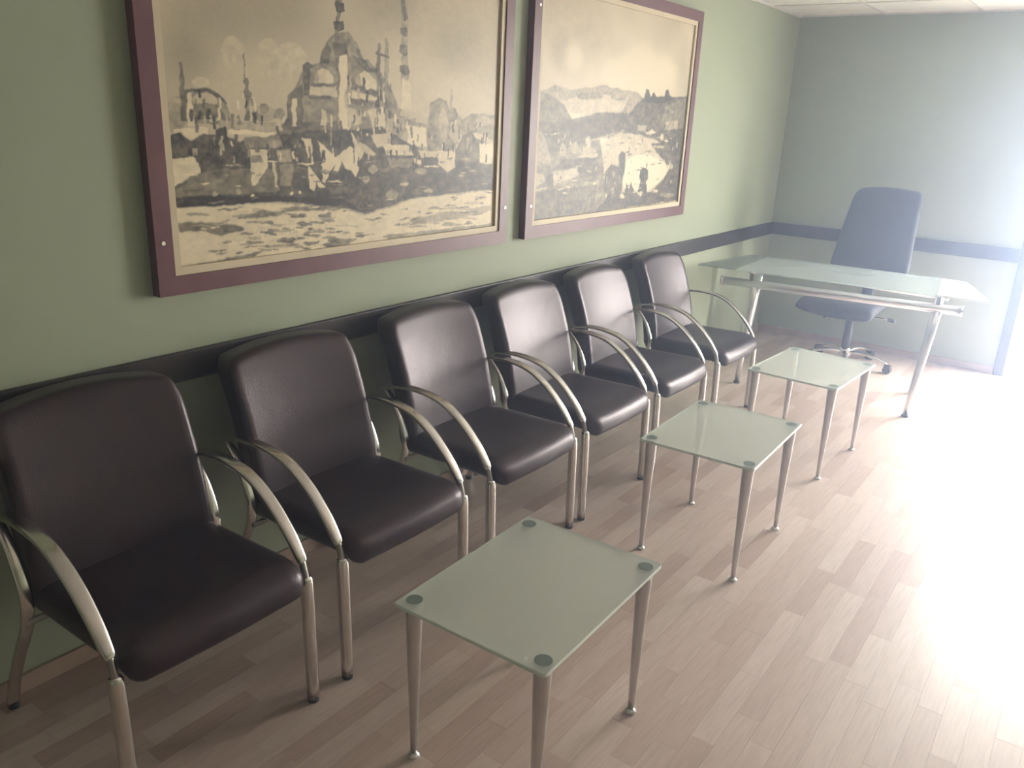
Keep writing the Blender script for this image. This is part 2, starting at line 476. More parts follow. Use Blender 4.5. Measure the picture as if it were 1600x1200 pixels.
 (46,1,[347,48,345,47,339,47,330,48,320,49,311,51,305,53,303,54,305,55,311,55,320,55,330,54,339,52,345,50]),
 (46,1,[377,112,376,110,372,109,368,108,362,109,358,110,354,112,353,114,354,116,358,118,362,118,368,118,373,116,376,114]),
 (50,1,[332,8,330,7,326,7,320,7,313,8,307,10,303,11,302,13,303,14,307,14,313,14,320,13,326,11,330,10]),
 (50,1,[287,40,285,38,280,36,273,36,265,37,258,40,252,43,251,45,253,48,258,49,265,49,274,48,281,46,286,43]),
 (85,1,[373,0,371,-2,364,-3,356,-3,346,-2,337,1,331,4,329,7,331,9,337,10,346,10,356,9,365,6,371,3]),
 (40,1,[313,41,312,39,309,39,304,39,299,39,294,41,291,42,289,44,291,45,294,46,299,46,304,45,309,44,312,42]),
 (46,1,[274,80,274,79,270,78,265,78,260,79,255,80,252,81,250,83,252,84,255,84,260,84,265,83,270,82,274,81]),
 (46,1,[323,116,322,114,318,113,313,112,307,113,302,114,298,117,297,119,299,121,302,123,307,123,313,123,319,121,322,119]),
 (46,1,[402,64,401,63,397,61,390,61,383,63,377,65,374,66,372,68,374,69,378,70,384,70,391,69,397,68,401,66]),
 (40,1,[315,115,313,113,307,112,300,112,291,113,284,114,279,116,277,119,279,121,284,122,292,122,300,121,308,119,313,117]),
 (46,1,[403,50,402,49,398,48,393,49,387,49,381,51,378,52,377,53,378,54,381,55,387,55,393,54,398,53,402,51]),
 (50,1,[297,23,295,22,289,21,281,21,274,23,266,25,260,27,258,29,260,30,266,31,274,31,282,29,290,27,295,25]),
 (85,1,[392,89,390,88,385,87,379,87,372,88,366,89,362,91,360,93,362,94,366,95,372,95,379,94,386,92,390,91]),
 (85,1,[311,69,309,68,303,67,295,67,285,68,277,70,272,72,270,75,272,76,277,77,285,77,295,76,303,74,309,72]),
 (46,1,[369,90,367,88,361,88,353,88,344,89,336,91,330,93,328,95,330,96,336,97,344,97,353,96,361,94,367,92]),
 (50,1,[315,91,314,89,312,87,309,86,305,87,302,88,299,91,299,93,300,96,302,98,305,99,309,98,312,97,314,94]),
 (40,1,[134,86,133,85,130,85,125,85,119,86,114,87,111,88,109,90,111,90,114,91,119,91,125,90,130,89,134,88]),
 (46,1,[229,102,228,100,225,99,220,98,215,99,211,100,207,103,206,105,207,107,211,108,215,108,221,108,225,106,228,104]),
 (46,1,[343,22,341,20,336,18,328,19,321,20,313,22,309,24,307,27,309,29,313,30,321,30,328,29,336,27,341,24]),
 (85,1,[229,95,227,94,221,94,213,94,204,95,195,97,190,98,188,100,190,101,195,101,204,101,213,99,221,98,227,96]),
 (40,1,[494,28,493,25,488,24,481,24,475,25,469,27,464,29,463,32,464,34,469,35,475,35,482,34,488,32,493,30]),
 (50,1,[281,33,279,32,275,31,268,32,260,33,253,35,248,36,247,38,248,39,253,39,260,38,268,37,275,36,279,34]),
 (85,1,[367,49,365,48,358,48,349,48,339,50,330,51,324,54,321,55,324,56,330,57,339,56,349,55,358,53,365,51]),
 (46,1,[391,119,390,116,388,114,385,113,381,114,378,115,376,117,375,120,376,123,379,124,381,125,385,125,388,124,391,121]),
 (46,1,[408,20,406,18,401,16,394,16,387,17,379,19,375,22,374,25,375,27,380,29,387,29,395,28,401,26,406,23]),
 (50,1,[403,93,401,91,395,90,386,90,376,91,368,93,362,95,360,98,362,100,368,101,377,101,386,100,395,98,401,95]),
 (40,1,[336,69,336,67,333,66,330,65,326,65,323,67,321,69,321,71,321,73,324,74,327,75,330,74,334,73,336,71]),
 (50,1,[174,74,172,73,168,72,162,73,155,74,149,75,145,76,144,78,145,79,149,79,155,79,162,78,168,77,172,75]),
 (40,1,[234,66,233,65,230,64,226,64,221,64,216,66,213,67,212,69,213,70,217,71,221,71,226,71,230,70,233,68]),
 (85,1,[402,109,401,107,397,105,391,105,385,105,379,107,375,109,374,112,375,114,379,116,385,116,391,116,397,114,401,112]),
 (85,1,[286,67,285,66,283,65,279,65,275,65,272,66,270,68,269,69,270,70,272,71,275,71,279,70,283,69,285,68]),
 (50,1,[358,44,356,42,352,41,345,42,338,43,332,44,328,46,326,48,328,50,332,51,338,51,346,50,352,48,356,46]),
 (46,1,[391,110,389,108,384,106,377,106,368,107,361,109,356,111,354,114,356,117,362,118,369,119,377,118,384,116,389,113]),
 (40,1,[227,71,225,70,220,70,213,70,204,71,197,73,192,74,190,76,192,77,197,77,205,77,213,76,220,74,225,73]),
 (55,1,[836,103,833,101,826,100,815,100,802,101,791,103,783,106,780,109,783,111,791,112,802,112,814,111,825,109,833,106]),
 (50,1,[237,16,234,15,226,16,215,17,203,19,191,21,183,23,181,24,183,25,191,24,203,23,215,21,226,19,234,17]),
 (60,1,[284,71,281,70,272,70,260,71,246,72,233,75,225,77,222,79,225,81,233,81,246,80,260,78,272,76,281,73]),
 (60,1,[476,64,472,63,461,63,445,64,428,66,413,69,402,71,399,73,403,74,413,74,428,73,446,71,461,68,472,66]),
 (50,1,[724,-26,720,-28,708,-28,692,-26,674,-24,658,-20,647,-17,643,-15,647,-13,658,-13,674,-14,692,-17,708,-20,720,-23]),
 (60,1,[283,20,280,19,272,19,259,20,245,22,232,25,224,27,221,29,224,31,232,31,245,30,259,28,272,25,280,22]),
 (60,1,[932,41,928,40,916,39,898,41,879,43,862,45,850,48,846,51,850,52,862,52,879,51,898,49,915,46,928,43]),
 (84,1,[156,48,153,47,144,47,130,49,115,51,103,54,93,56,91,58,94,58,103,58,116,57,130,55,144,52,153,50]),
 (55,1,[372,58,370,56,364,55,357,55,349,56,342,58,336,60,335,64,336,66,342,67,349,67,357,66,365,64,370,60]),
 (50,1,[174,46,173,44,170,43,166,43,162,44,158,45,155,47,154,49,155,50,158,51,162,51,166,51,170,49,173,47]),
 (84,1,[875,76,872,75,864,74,852,75,840,76,828,78,821,80,817,82,821,83,828,84,840,83,852,82,864,80,872,78]),
 (50,1,[75,147,72,146,64,145,54,146,42,147,32,149,25,151,23,153,25,154,32,155,43,155,54,154,65,152,72,149]),
 (60,1,[955,102,950,99,938,98,919,98,898,100,880,103,868,107,863,110,868,112,879,113,898,113,919,111,937,108,950,105]),
 (50,1,[89,35,88,34,85,33,80,33,75,34,70,35,68,37,66,38,68,40,71,40,75,40,81,39,85,38,88,36]),
 (84,1,[876,93,871,91,856,91,835,92,811,94,791,97,777,100,772,103,777,104,791,105,811,104,834,102,856,99,871,96]),
 (60,1,[862,91,858,90,845,90,826,91,807,93,789,95,777,98,772,100,776,101,789,101,807,100,826,98,845,96,858,93]),
 (60,1,[224,103,221,102,211,102,198,103,183,105,171,107,162,109,159,111,162,112,171,112,184,111,198,109,211,107,221,105]),
 (84,1,[347,29,345,28,338,27,329,28,319,29,310,31,304,34,302,36,304,37,310,38,319,37,329,36,338,34,345,31]),
 (60,1,[231,26,228,25,221,25,209,26,197,28,186,30,179,33,176,35,179,36,187,36,197,35,210,33,221,31,228,29]),
 (50,1,[307,14,305,13,301,13,296,14,290,15,285,16,281,17,279,18,281,19,285,19,290,19,296,18,302,17,305,15]),
 (84,1,[985,-48,981,-49,969,-49,950,-47,930,-44,913,-41,901,-38,896,-36,901,-34,913,-35,930,-36,950,-39,968,-42,981,-46]),
 (55,1,[115,117,113,116,107,116,97,116,87,117,77,119,72,121,69,122,72,124,78,124,87,124,97,122,107,121,113,119]),
 (55,1,[525,131,523,130,519,129,514,129,509,130,503,131,500,132,499,133,500,134,503,135,509,135,515,135,519,134,523,132]),
 (84,1,[69,103,68,102,66,101,63,101,60,102,56,103,54,104,54,105,54,106,57,107,60,107,63,106,66,105,68,104]),
 (84,1,[680,105,679,103,674,103,668,103,662,103,656,104,651,106,650,108,651,109,656,110,662,110,668,109,674,108,679,106]),
 (55,1,[862,21,858,19,844,19,826,21,805,23,786,26,774,30,769,32,774,34,786,34,805,33,825,31,844,27,858,24]),
 (50,1,[954,-26,949,-28,938,-28,921,-27,902,-24,885,-21,874,-18,870,-15,874,-13,885,-12,902,-14,921,-16,937,-19,949,-23]),
 (60,1,[653,50,651,48,646,47,639,46,631,47,624,49,619,52,617,54,619,56,624,58,631,58,639,57,646,55,651,53]),
 (55,1,[415,134,413,131,409,130,403,130,396,130,390,132,386,134,385,136,386,138,391,140,397,140,403,140,409,138,413,136]),
 (84,1,[466,61,462,60,450,60,434,63,417,65,402,67,391,70,388,72,391,73,402,72,417,71,434,69,450,67,462,64]),
 (50,1,[332,87,330,85,325,84,318,84,310,85,303,87,299,89,297,91,299,92,303,93,311,93,318,92,325,91,330,89]),
 (50,1,[258,40,257,38,253,37,248,37,242,38,237,39,233,42,232,44,234,46,237,47,242,47,248,46,254,44,257,42]),
 (50,1,[781,96,777,94,768,93,754,93,740,95,726,97,718,100,715,102,717,104,726,105,740,105,754,103,768,101,777,98]),
 (60,1,[172,41,170,40,165,40,158,41,151,42,144,43,140,45,138,46,140,47,144,47,151,47,158,46,165,44,170,42]),
]
VALLEY_SHAPES = [
 (74,8,[-10,1016,329,1169,362,839,7,738]),
 (70,4,[320,868,313,860,289,851,256,842,220,837,187,835,165,838,157,843,164,852,186,861,217,869,253,875,287,876,311,874]),
 (70,5,[171,759,168,722,152,692,128,673,99,671,74,684,55,710,47,743,51,778,65,808,88,826,116,830,142,818,162,793]),
 (84,6,[891,744,866,705,784,669,666,644,543,634,436,641,364,662,337,691,358,725,424,758,525,784,646,798,765,796,855,777]),
 (82,4,[232,737,229,713,216,692,196,679,174,677,153,686,138,703,130,726,134,751,146,771,165,784,187,787,209,779,224,762]),
 (68,4,[378,812,371,807,351,800,323,794,292,791,264,789,245,791,238,795,244,800,263,806,290,812,321,816,350,818,370,817]),
 (60,3,[-37,555,84,601,174,591,385,624,609,602,670,567,1014,614,1036,379,-26,374]),
 (74,3,[106,536,212,565,328,584,542,579,505,514,337,483,222,455,172,465]),
 (55,3,[369,575,362,568,339,562,308,557,273,555,242,556,220,560,212,565,220,572,240,578,270,583,305,585,337,585,361,581]),
 (58,2,[519,578,515,571,501,565,480,560,457,559,436,561,421,565,416,572,420,578,434,585,453,589,476,590,498,589,513,584]),
 (48,3,[-5,573,59,561,132,526,182,483,197,433,136,375,7,374]),
 (80,2,[154,516,193,483,269,489,211,455,187,460]),
 (40,3,[3,443,131,440,221,467,357,495,551,503,614,558,668,587,833,603,1005,603,1022,286,845,339,636,384,515,418,368,379,212,336,87,302,9,345]),
 (30,1,[654,579,662,625,682,623,697,588,722,619,741,591,808,595,812,632,834,634,856,594,812,568,671,561]),
 (52,3,[814,551,997,613,1010,433,889,414,801,465]),
 (66,2,[618,446,687,441,682,407,623,410]),
 (64,2,[837,466,945,476,942,425,834,420]),
 (74,1,[762,405,759,401,748,397,732,395,714,395,698,396,686,400,682,404,686,409,696,412,711,414,730,415,746,413,758,409]),
 (74,1,[834,382,834,373,830,365,824,361,817,361,811,365,805,372,802,381,803,390,806,398,811,402,818,402,826,398,831,391]),
 (80,1,[882,349,881,343,876,338,867,335,857,335,848,338,841,343,839,349,840,356,845,361,853,364,863,364,872,361,879,356]),
 (50,3,[-7,318,87,302,231,345,369,367,404,226,223,209,5,132]),
 (66,2,[166,316,165,302,161,290,153,284,145,285,138,291,132,302,129,316,130,330,134,341,141,347,149,347,157,341,162,330]),
 (64,2,[237,324,236,312,230,303,221,298,211,298,201,303,194,313,191,324,192,336,198,345,207,351,216,351,226,345,234,335]),
 (74,1,[309,354,309,340,305,330,299,324,292,324,285,330,280,340,277,354,278,367,281,378,287,384,294,384,301,378,306,367]),
 (68,2,[350,310,345,301,330,294,307,290,282,290,260,295,244,302,237,312,242,321,257,328,278,332,303,332,326,327,343,320]),
 (60,3,[-11,401,36,402,76,302,102,237,-4,276]),
 (74,1,[236,291,367,301,353,279,240,282]),
 (40,2,[143,272,357,279,318,248,110,225]),
 (50,3,[-1,219,146,236,402,249,451,-17,12,-9]),
 (72,1,[96,220,244,235,255,198,108,155]),
 (70,1,[-1,213,47,211,67,181,3,156]),
 (72,1,[4,143,72,154,73,142,4,135]),
 (38,1,[62,201,100,214,109,142,72,151]),
 (60,3,[282,163,388,176,386,105,290,118]),
 (44,3,[241,232,360,247,386,202,257,183]),
 (72,2,[381,335,432,376,495,399,635,394,789,361,849,317,743,319,801,283,888,234,902,179,776,77,553,86,450,199,402,249]),
 (86,1,[556,261,648,289,749,281,877,234,901,182,823,124,744,86,599,96,539,127]),
 (40,2,[730,343,870,354,982,390,989,205,884,230,799,290]),
 (70,1,[841,328,837,325,824,323,805,322,784,322,766,323,752,326,747,329,751,332,764,334,782,335,803,335,823,334,836,331]),
 (36,2,[343,-15,422,42,449,84,553,86,674,77,776,77,863,143,928,232,943,354,984,382,1020,13,362,2]),
 (40,2,[421,102,419,207,459,244,505,229,547,178,547,93,487,58]),
 (34,1,[554,237,555,208,551,186,543,173,534,174,523,187,514,210,509,239,507,268,511,291,519,303,529,303,539,290,549,267]),
 (30,1,[738,176,736,157,728,142,715,135,699,136,684,145,672,161,666,179,668,197,676,211,689,218,704,218,720,209,732,194]),
 (32,1,[680,154,720,152,736,73,664,85]),
 (38,1,[566,99,575,139,598,103,608,143,634,87,578,77]),
 (80,1,[569,68,568,62,563,58,556,56,548,56,540,60,534,65,532,71,533,77,537,81,545,83,553,82,561,79,566,74]),
 (74,1,[705,71,703,67,697,64,687,62,676,63,665,66,658,70,655,75,657,79,663,83,673,84,684,83,695,80,702,76]),
 (78,1,[830,77,828,72,823,69,814,67,805,68,796,71,789,75,787,80,788,84,793,88,802,89,811,88,820,86,827,82]),
 (66,1,[936,214,936,206,932,200,926,197,918,197,911,201,905,207,902,215,903,223,907,229,912,232,920,232,928,228,933,222]),
 (55,2,[986,42,980,36,961,32,934,31,903,34,876,39,857,45,849,53,855,59,872,63,899,64,929,62,957,57,978,49]),
 (46,3,[5,132,370,138,358,48,384,0,12,-9]),
]

# ------------------------------------------------------------------ the room
RX, BY, CZ = 5.4, -9.6, 2.374          # right wall, back wall, ceiling height
T = 0.12
tag(link('wall_left', boxes_mesh('wall_left', [(-T, 0, BY - T, T, 0, CZ + 0.1)]), M['wall']), kind='structure')
tag(link('wall_far', boxes_mesh('wall_far', [(0, DOOR_X0, 0, T, 0, CZ + 0.1), (DOOR_X1, RX, 0, T, 0, CZ + 0.1),
                                            (DOOR_X0, DOOR_X1, 0, T, DOOR_H, CZ + 0.1)]), M['wall']), kind='structure')
tag(link('wall_right', boxes_mesh('wall_right', [(RX, RX + T, BY - T, T, 0, CZ + 0.1)]), M['wall']), kind='structure')
tag(link('wall_back', boxes_mesh('wall_back', [(0, RX, BY - T, BY, 0, CZ + 0.1)]), M['wall']), kind='structure')

# chair rails, baseboards, ceiling edge
tag(link('trim_1', boxes_mesh('trim_1', [(0, 0.022, BY, 0, 0.79, 0.882)], 0.004), M['rail']), kind='structure')
tag(link('trim_2', boxes_mesh('trim_2', [(0.022, DOOR_X0 - 0.065, -0.022, 0, 0.79, 0.882)], 0.004), M['rail']), kind='structure')
tag(link('baseboard_left', boxes_mesh('baseboard_left', [(0, 0.014, BY, 0, 0, 0.055)], 0.003), M['baseboard']), kind='structure')
tag(link('baseboard_far', boxes_mesh('baseboard_far', [(0.014, DOOR_X0 - 0.065, -0.014, 0, 0, 0.055)], 0.003), M['baseboard']), kind='structure')
tag(link('trim_3', boxes_mesh('trim_3', [(0, 0.02, BY, 0, CZ - 0.012, CZ)], 0.002), M['ceiling_grid']), kind='structure')
tag(link('trim_4', boxes_mesh('trim_4', [(0.02, RX, -0.02, 0, CZ - 0.008, CZ)], 0.002), M['ceiling_grid']), kind='structure')

# doorway with dark casing in the far wall
door = tag(link('door_1', boxes_mesh('door_1', [(DOOR_X0 - 0.065, DOOR_X0, -0.025, 0.0, 0, DOOR_H + 0.065)], 0.004), M['rail']), kind='structure')
link('casing_side', boxes_mesh('casing_side', [(DOOR_X1, DOOR_X1 + 0.065, -0.025, 0.0, 0, DOOR_H + 0.065)], 0.004), M['rail'], door)
link('casing_head', boxes_mesh('casing_head', [(DOOR_X0, DOOR_X1, -0.025, 0.0, DOOR_H, DOOR_H + 0.065)], 0.004), M['rail'], door)
link('threshold', boxes_mesh('threshold', [(DOOR_X0, DOOR_X1, -0.01, T, -0.01, 0.012)], 0.004), M['aluminium'], door)
tag(link('pavement', boxes_mesh('pavement', [(-12, 18, T + 0.005, 30, -0.12, -0.02)]), M['pavement']), kind='structure')

# ceiling of square tiles in a metal grid
ceil = tag(link('ceiling', boxes_mesh('ceiling', [(-T, RX + T, BY - T, T, CZ + 0.03, CZ + 0.1)]), M['ceiling_grid']), kind='structure')
tile = boxes_mesh('ceiling_tile', [(-0.294, 0.294, -0.294, 0.294, 0, 0.02)], 0.003, 1)
tile.materials.append(M['ceiling_tile'])
nx, ny = int(RX / 0.6) + 1, int(-BY / 0.6) + 1
for i in range(nx):
    for j in range(ny):
        x, y = 0.6 * i + 0.3, -0.6 * j - 0.3
        if x - 0.29 > RX or y + 0.29 < BY: continue
        o = link('ceiling_tile', tile, None, ceil)
        hx = min(0.294, RX - 0.004 - (x - 0.294)) if x + 0.294 > RX else 0.588
        sx = (min(x + 0.294, RX - 0.002) - (x - 0.294)) / 0.588
        sy = ((y + 0.294) - max(y - 0.294, BY + 0.002)) / 0.588
        o.location = (x - 0.294 + 0.294 * sx, y + 0.294 - 0.294 * sy, CZ)
        o.scale = (sx, sy, 1)
for i in range(1, nx):
    link('grid_bar', boxes_mesh('grid_bar', [(0.6 * i - 0.012, 0.6 * i + 0.012, BY, 0, CZ - 0.006, CZ + 0.002)], 0.001, 1), M['ceiling_grid'], ceil)
for j in range(1, ny):
    link('grid_bar', boxes_mesh('grid_bar', [(0, RX, -0.6 * j - 0.012, -0.6 * j + 0.012, CZ - 0.005, CZ + 0.002)], 0.001, 1), M['ceiling_grid'], ceil)

# floor of narrow laminate strips running towards the far wall
floor = tag(link('floor', boxes_mesh('floor', [(-T, RX + T, BY - T, T, -0.12, -0.009)]), M['subfloor']), kind='structure')
rng = random.Random(11)
SW, GAP, TH = 0.068, 0.0004, 0.009
LENS = [0.30, 0.36, 0.42, 0.48]
strips = []
x = 0.0
while x < RX - 0.01:
    w = min(SW, RX - x)
    y = -rng.uniform(0.0, 0.4)
    if y < -0.02: strips.append((x, w, 0.0, y))
    while y > BY + 0.01:
        l = rng.choice(LENS)
        strips.append((x, w, y, max(BY, y - l)))
        y -= l
    x += SW

def view(p):
    v = Vector(p) - CAM
    d = v.dot(FWD)
    if d < 0.1: return None
    return 800 + FPX * v.dot(RIGHT) / d, 600 - FPX * v.dot(UP) / d

def shown(s):
    x, w, y0, y1 = s
    c = [view(q) for q in ((x, y0, 0), (x + w, y0, 0), (x + w, y1, 0), (x, y1, 0))]
    if any(q is None for q in c): return 0
    mx, my = sum(q[0] for q in c) / 4, sum(q[1] for q in c) / 4
    if not (-20 < mx < 1620 and -20 < my < 1220): return 0
    a = 0
    for i in range(4):
        a += c[i][0] * c[(i + 1) % 4][1] - c[(i + 1) % 4][0] * c[i][1]
    a = abs(a) / 2
    return a * (0.35 if x < 0.5 else 1.0)          # mostly hidden below the chairs

order = sorted(range(len(strips)), key=lambda i: -shown(strips[i]))
near = set(order[:300])
cache = {}
V, F = [], []
for i, (x, w, y0, y1) in enumerate(strips):
    l = y0 - y1
    dz = rng.uniform(-0.00015, 0.00015)
    if i in near:
        k = (round(w, 4), round(l, 3))
        if k not in cache:
            me = boxes_mesh('plank', [(GAP / 2, w - GAP / 2, -l + GAP / 2, -GAP / 2, -TH, 0)])
            me.materials.append(M['plank']); cache[k] = me
        o = link('plank', cache[k], None, floor)
        o.location = (x, y0, dz)
    else:
        b = len(V)
        for zz in (-TH, dz):
            V += [(x + GAP / 2, y0 - GAP / 2, zz), (x + w - GAP / 2, y0 - GAP / 2, zz), (x + w - GAP / 2, y1 + GAP / 2, zz), (x + GAP / 2, y1 + GAP / 2, zz)]
        F += [(b + 4, b + 7, b + 6, b + 5), (b, b + 1, b + 5, b + 4), (b + 1, b + 2, b + 6, b + 5), (b + 2, b + 3, b + 7, b + 6), (b + 3, b, b + 4, b + 7)]
tag(link('planks', pydata('planks', V, F), M['plank_far'], floor), kind='stuff')

# ------------------------------------------------------------------ visitor armchairs
def make_chair():
    root = empty('armchair')
    HW = 0.267
    # seat: flat cushion, rounded drop at the front, front edge bowed
    def seat_shape(x, y, z):
        u = (x + 0.245) / 0.49
        bow = 0.014 * (1 - (y / 0.25) ** 2) * max(0, u - 0.4)
        z2 = z + 0.012 * u - 0.010 * (1 - (y / 0.25) ** 2) * math.sin(math.pi * min(1, max(0, u))) * (1 if z > 0 else 0.2)
        if u > 0.80: z2 -= 0.030 * ((u - 0.80) / 0.20) ** 2
        narrow = 1.0 - 0.025 * max(0, (u - 0.85) / 0.15) ** 2
        return (0.440 + x + bow, y * narrow, 0.411 + z2)
    link('seat', rounded_box('seat', 0.245, 0.250, 0.040, 0.032, (22, 18, 6), seat_shape), M['leather'], root)
    # backrest: thick pad leaning to the wall, hollowed for the back, rounded top corners
    def back_shape(x, y, z):
        t = (z + 0.245) / 0.49
        k = max(0.0, (t - 0.80) / 0.20)
        y2 = y * (1 - 0.09 * k ** 2.6)
        lean = 0.217 - 0.130 * t
        curve = 0.018 * math.sin(math.pi * min(1, max(0, t)) * 1.15)
        hollow = 0.020 * (y / 0.245) ** 2
        drop = 0.020 * k * (y / 0.245) ** 2
        return (lean + curve + hollow + x, y2, 0.395 + 0.490 * t - drop)
    link('backrest', rounded_box('backrest', 0.043, 0.250, 0.245, 0.020, (10, 28, 26), back_shape), M['leather'], root)
    for s in (-1, 1):
        y = s * HW
        arm = [(0.135, y, 0.612, 0.014, 0.006), (0.20, y, 0.637, 0.018, 0.0065), (0.31, y, 0.647, 0.019, 0.007), (0.42, y, 0.631, 0.019, 0.007),
               (0.51, y, 0.582, 0.019, 0.007), (0.585, y, 0.512, 0.018, 0.008), (0.627, y, 0.455, 0.015, 0.009), (0.637, y, 0.437, 0.012, 0.009)]
        a = link('armrest', sweep('armrest', arm, None, n=14, power=3.5), M['chrome'], root)
        nk = [(0.634, y, 0.443, 0.009, 0.009), (0.644, y, 0.410, 0.0095, 0.0095), (0.651, y, 0.375, 0.0105, 0.0105)]
        link('neck', sweep('neck', nk, None, n=12, sub=3), M['chrome_dark'], a)
        leg = [(0.648, y, 0.396, 0.014, 0.012), (0.652, y, 0.366, 0.0175, 0.0165), (0.657, y, 0.18, 0.0175, 0.0165), (0.660, y, 0.012, 0.0170, 0.0160)]
        lg = link('leg', sweep('leg', leg, None, n=16, power=2.4, sub=4), M['chrome'], root)
        link('foot_cap', lathe('foot_cap', [(0.0155, 0.0), (0.0165, 0.004), (0.0165, 0.013)], 16, (0.660, y)), M['rubber'], lg)
        rear = [(0.050, y, 0.012, 0.016, 0.010), (0.085, y, 0.10, 0.016, 0.010), (0.150, y, 0.215, 0.016, 0.010), (0.220, y, 0.325, 0.016, 0.010),
                (0.246, y, 0.40, 0.016, 0.010), (0.244, y, 0.455, 0.016, 0.009), (0.212, y, 0.535, 0.015, 0.008), (0.165, y, 0.595, 0.014, 0.007), (0.138, y, 0.614, 0.013, 0.006)]
        rl = link('leg', sweep('rear_leg', rear, None, n=14, power=3.0), M['chrome'], root)
        link('foot_cap', lathe('foot_cap', [(0.0135, 0.0), (0.0145, 0.004), (0.0145, 0.014)], 14, (0.051, y)), M['rubber'], rl)
    for (xx, zz, HB) in ((0.245, 0.358, HW), (0.52, 0.355, 0.19)):
        link('crossbar', sweep('crossbar', [(xx, -HB, zz), (xx, 0, zz), (xx, HB, zz)], (0.009, 0.009), side=(1, 0, 0), n=10, sub=2), M['chrome_dark'], root)
    return root

chair_specs = [
    (-5.527, 'nearest and leftmost dark leather armchair of the row along the wall'),
    (-4.864, 'second dark leather armchair from the near end, below the harbour picture'),
    (-4.178, 'third dark leather armchair from the near end, behind the nearest glass table'),
    (-3.551, 'fourth dark leather armchair from the near end, below the gap between the pictures'),
    (-2.910, 'fifth dark leather armchair from the near end, behind the middle glass table'),
    (-2.205, 'dark leather armchair at the far end of the row, next to the glass desk'),
]
proto = make_chair()
for i, (y, label) in enumerate(chair_specs):
    c = proto if i == 0 else copy_tree(proto)
    c.location = (0.0, y, 0.0)
    tag(c, label, 'chair', 'armchairs along the green wall')

# ------------------------------------------------------------------ small glass tables
def make_table():
    root = empty('side_table')
    W2, D2, H = 0.2185, 0.2925, 0.473
    link('glass_top', slab('glass_top', round_corners([(-W2, -D2), (W2, -D2), (W2, D2), (-W2, D2)], 0.012), H - 0.010, H, 0.002), M['table_glass'], root)
    oo = round_corners([(-W2, -D2), (W2, -D2), (W2, D2), (-W2, D2)], 0.012)
    n_ = len(oo)
    ev = [(px * (1 + k), py * (1 + k), z) for k, z in ((0.001, H - 0.0095), (0.001, H - 0.001), (0.0035, H - 0.0015), (0.0035, H - 0.009)) for px, py in oo]
    ef = [(a * n_ + i, a * n_ + (i + 1) % n_, ((a + 1) % 4) * n_ + (i + 1) % n_, ((a + 1) % 4) * n_ + i) for a in range(4) for i in range(n_)]
    link('glass_edge', pydata('glass_edge', ev, ef), M['glass_edge'], root)
    for sx in (-1, 1):
        for sy in (-1, 1):
            x, y = sx * W2 * 0.86, sy * D2 * 0.86
            lg = link('leg', lathe('leg', [(0.0085, 0.012), (0.0095, 0.05), (0.0205, H - 0.06), (0.0215, H - 0.020), (0.0215, H - 0.0145)], 22, (x, y)), M['steel'], root)
            link('foot', lathe('foot', [(0.013, 0.0), (0.0165, 0.002), (0.0165, 0.005), (0.012, 0.010), (0.007, 0.013)], 20, (x, y)), M['pin'], lg)
            dm = lathe('mounting_disc', [(0.021, H - 0.0145), (0.021, H + 0.0003)], 22, (x, y))
            dm.polygons.foreach_set('use_smooth', [False] * len(dm.polygons))
            link('mounting_disc', dm, M['disc'], lg)
    return root

table_specs = [
    (1.207, -4.982, 0.0229, 'small frosted glass side table nearest to the camera'),
    (1.150, -3.613, 0.0312, 'middle one of the three small frosted glass side tables'),
    (1.136, -2.447, -0.0543, 'small frosted glass side table farthest away, in front of the desk'),
]
tproto = make_table()
for i, (x, y, r, label) in enumerate(table_specs):
    t = tproto if i == 0 else copy_tree(tproto)
    t.location = (x, y, 0); t.rotation_euler = (0, 0, r)
    tag(t, label, 'table', 'frosted glass side tables')

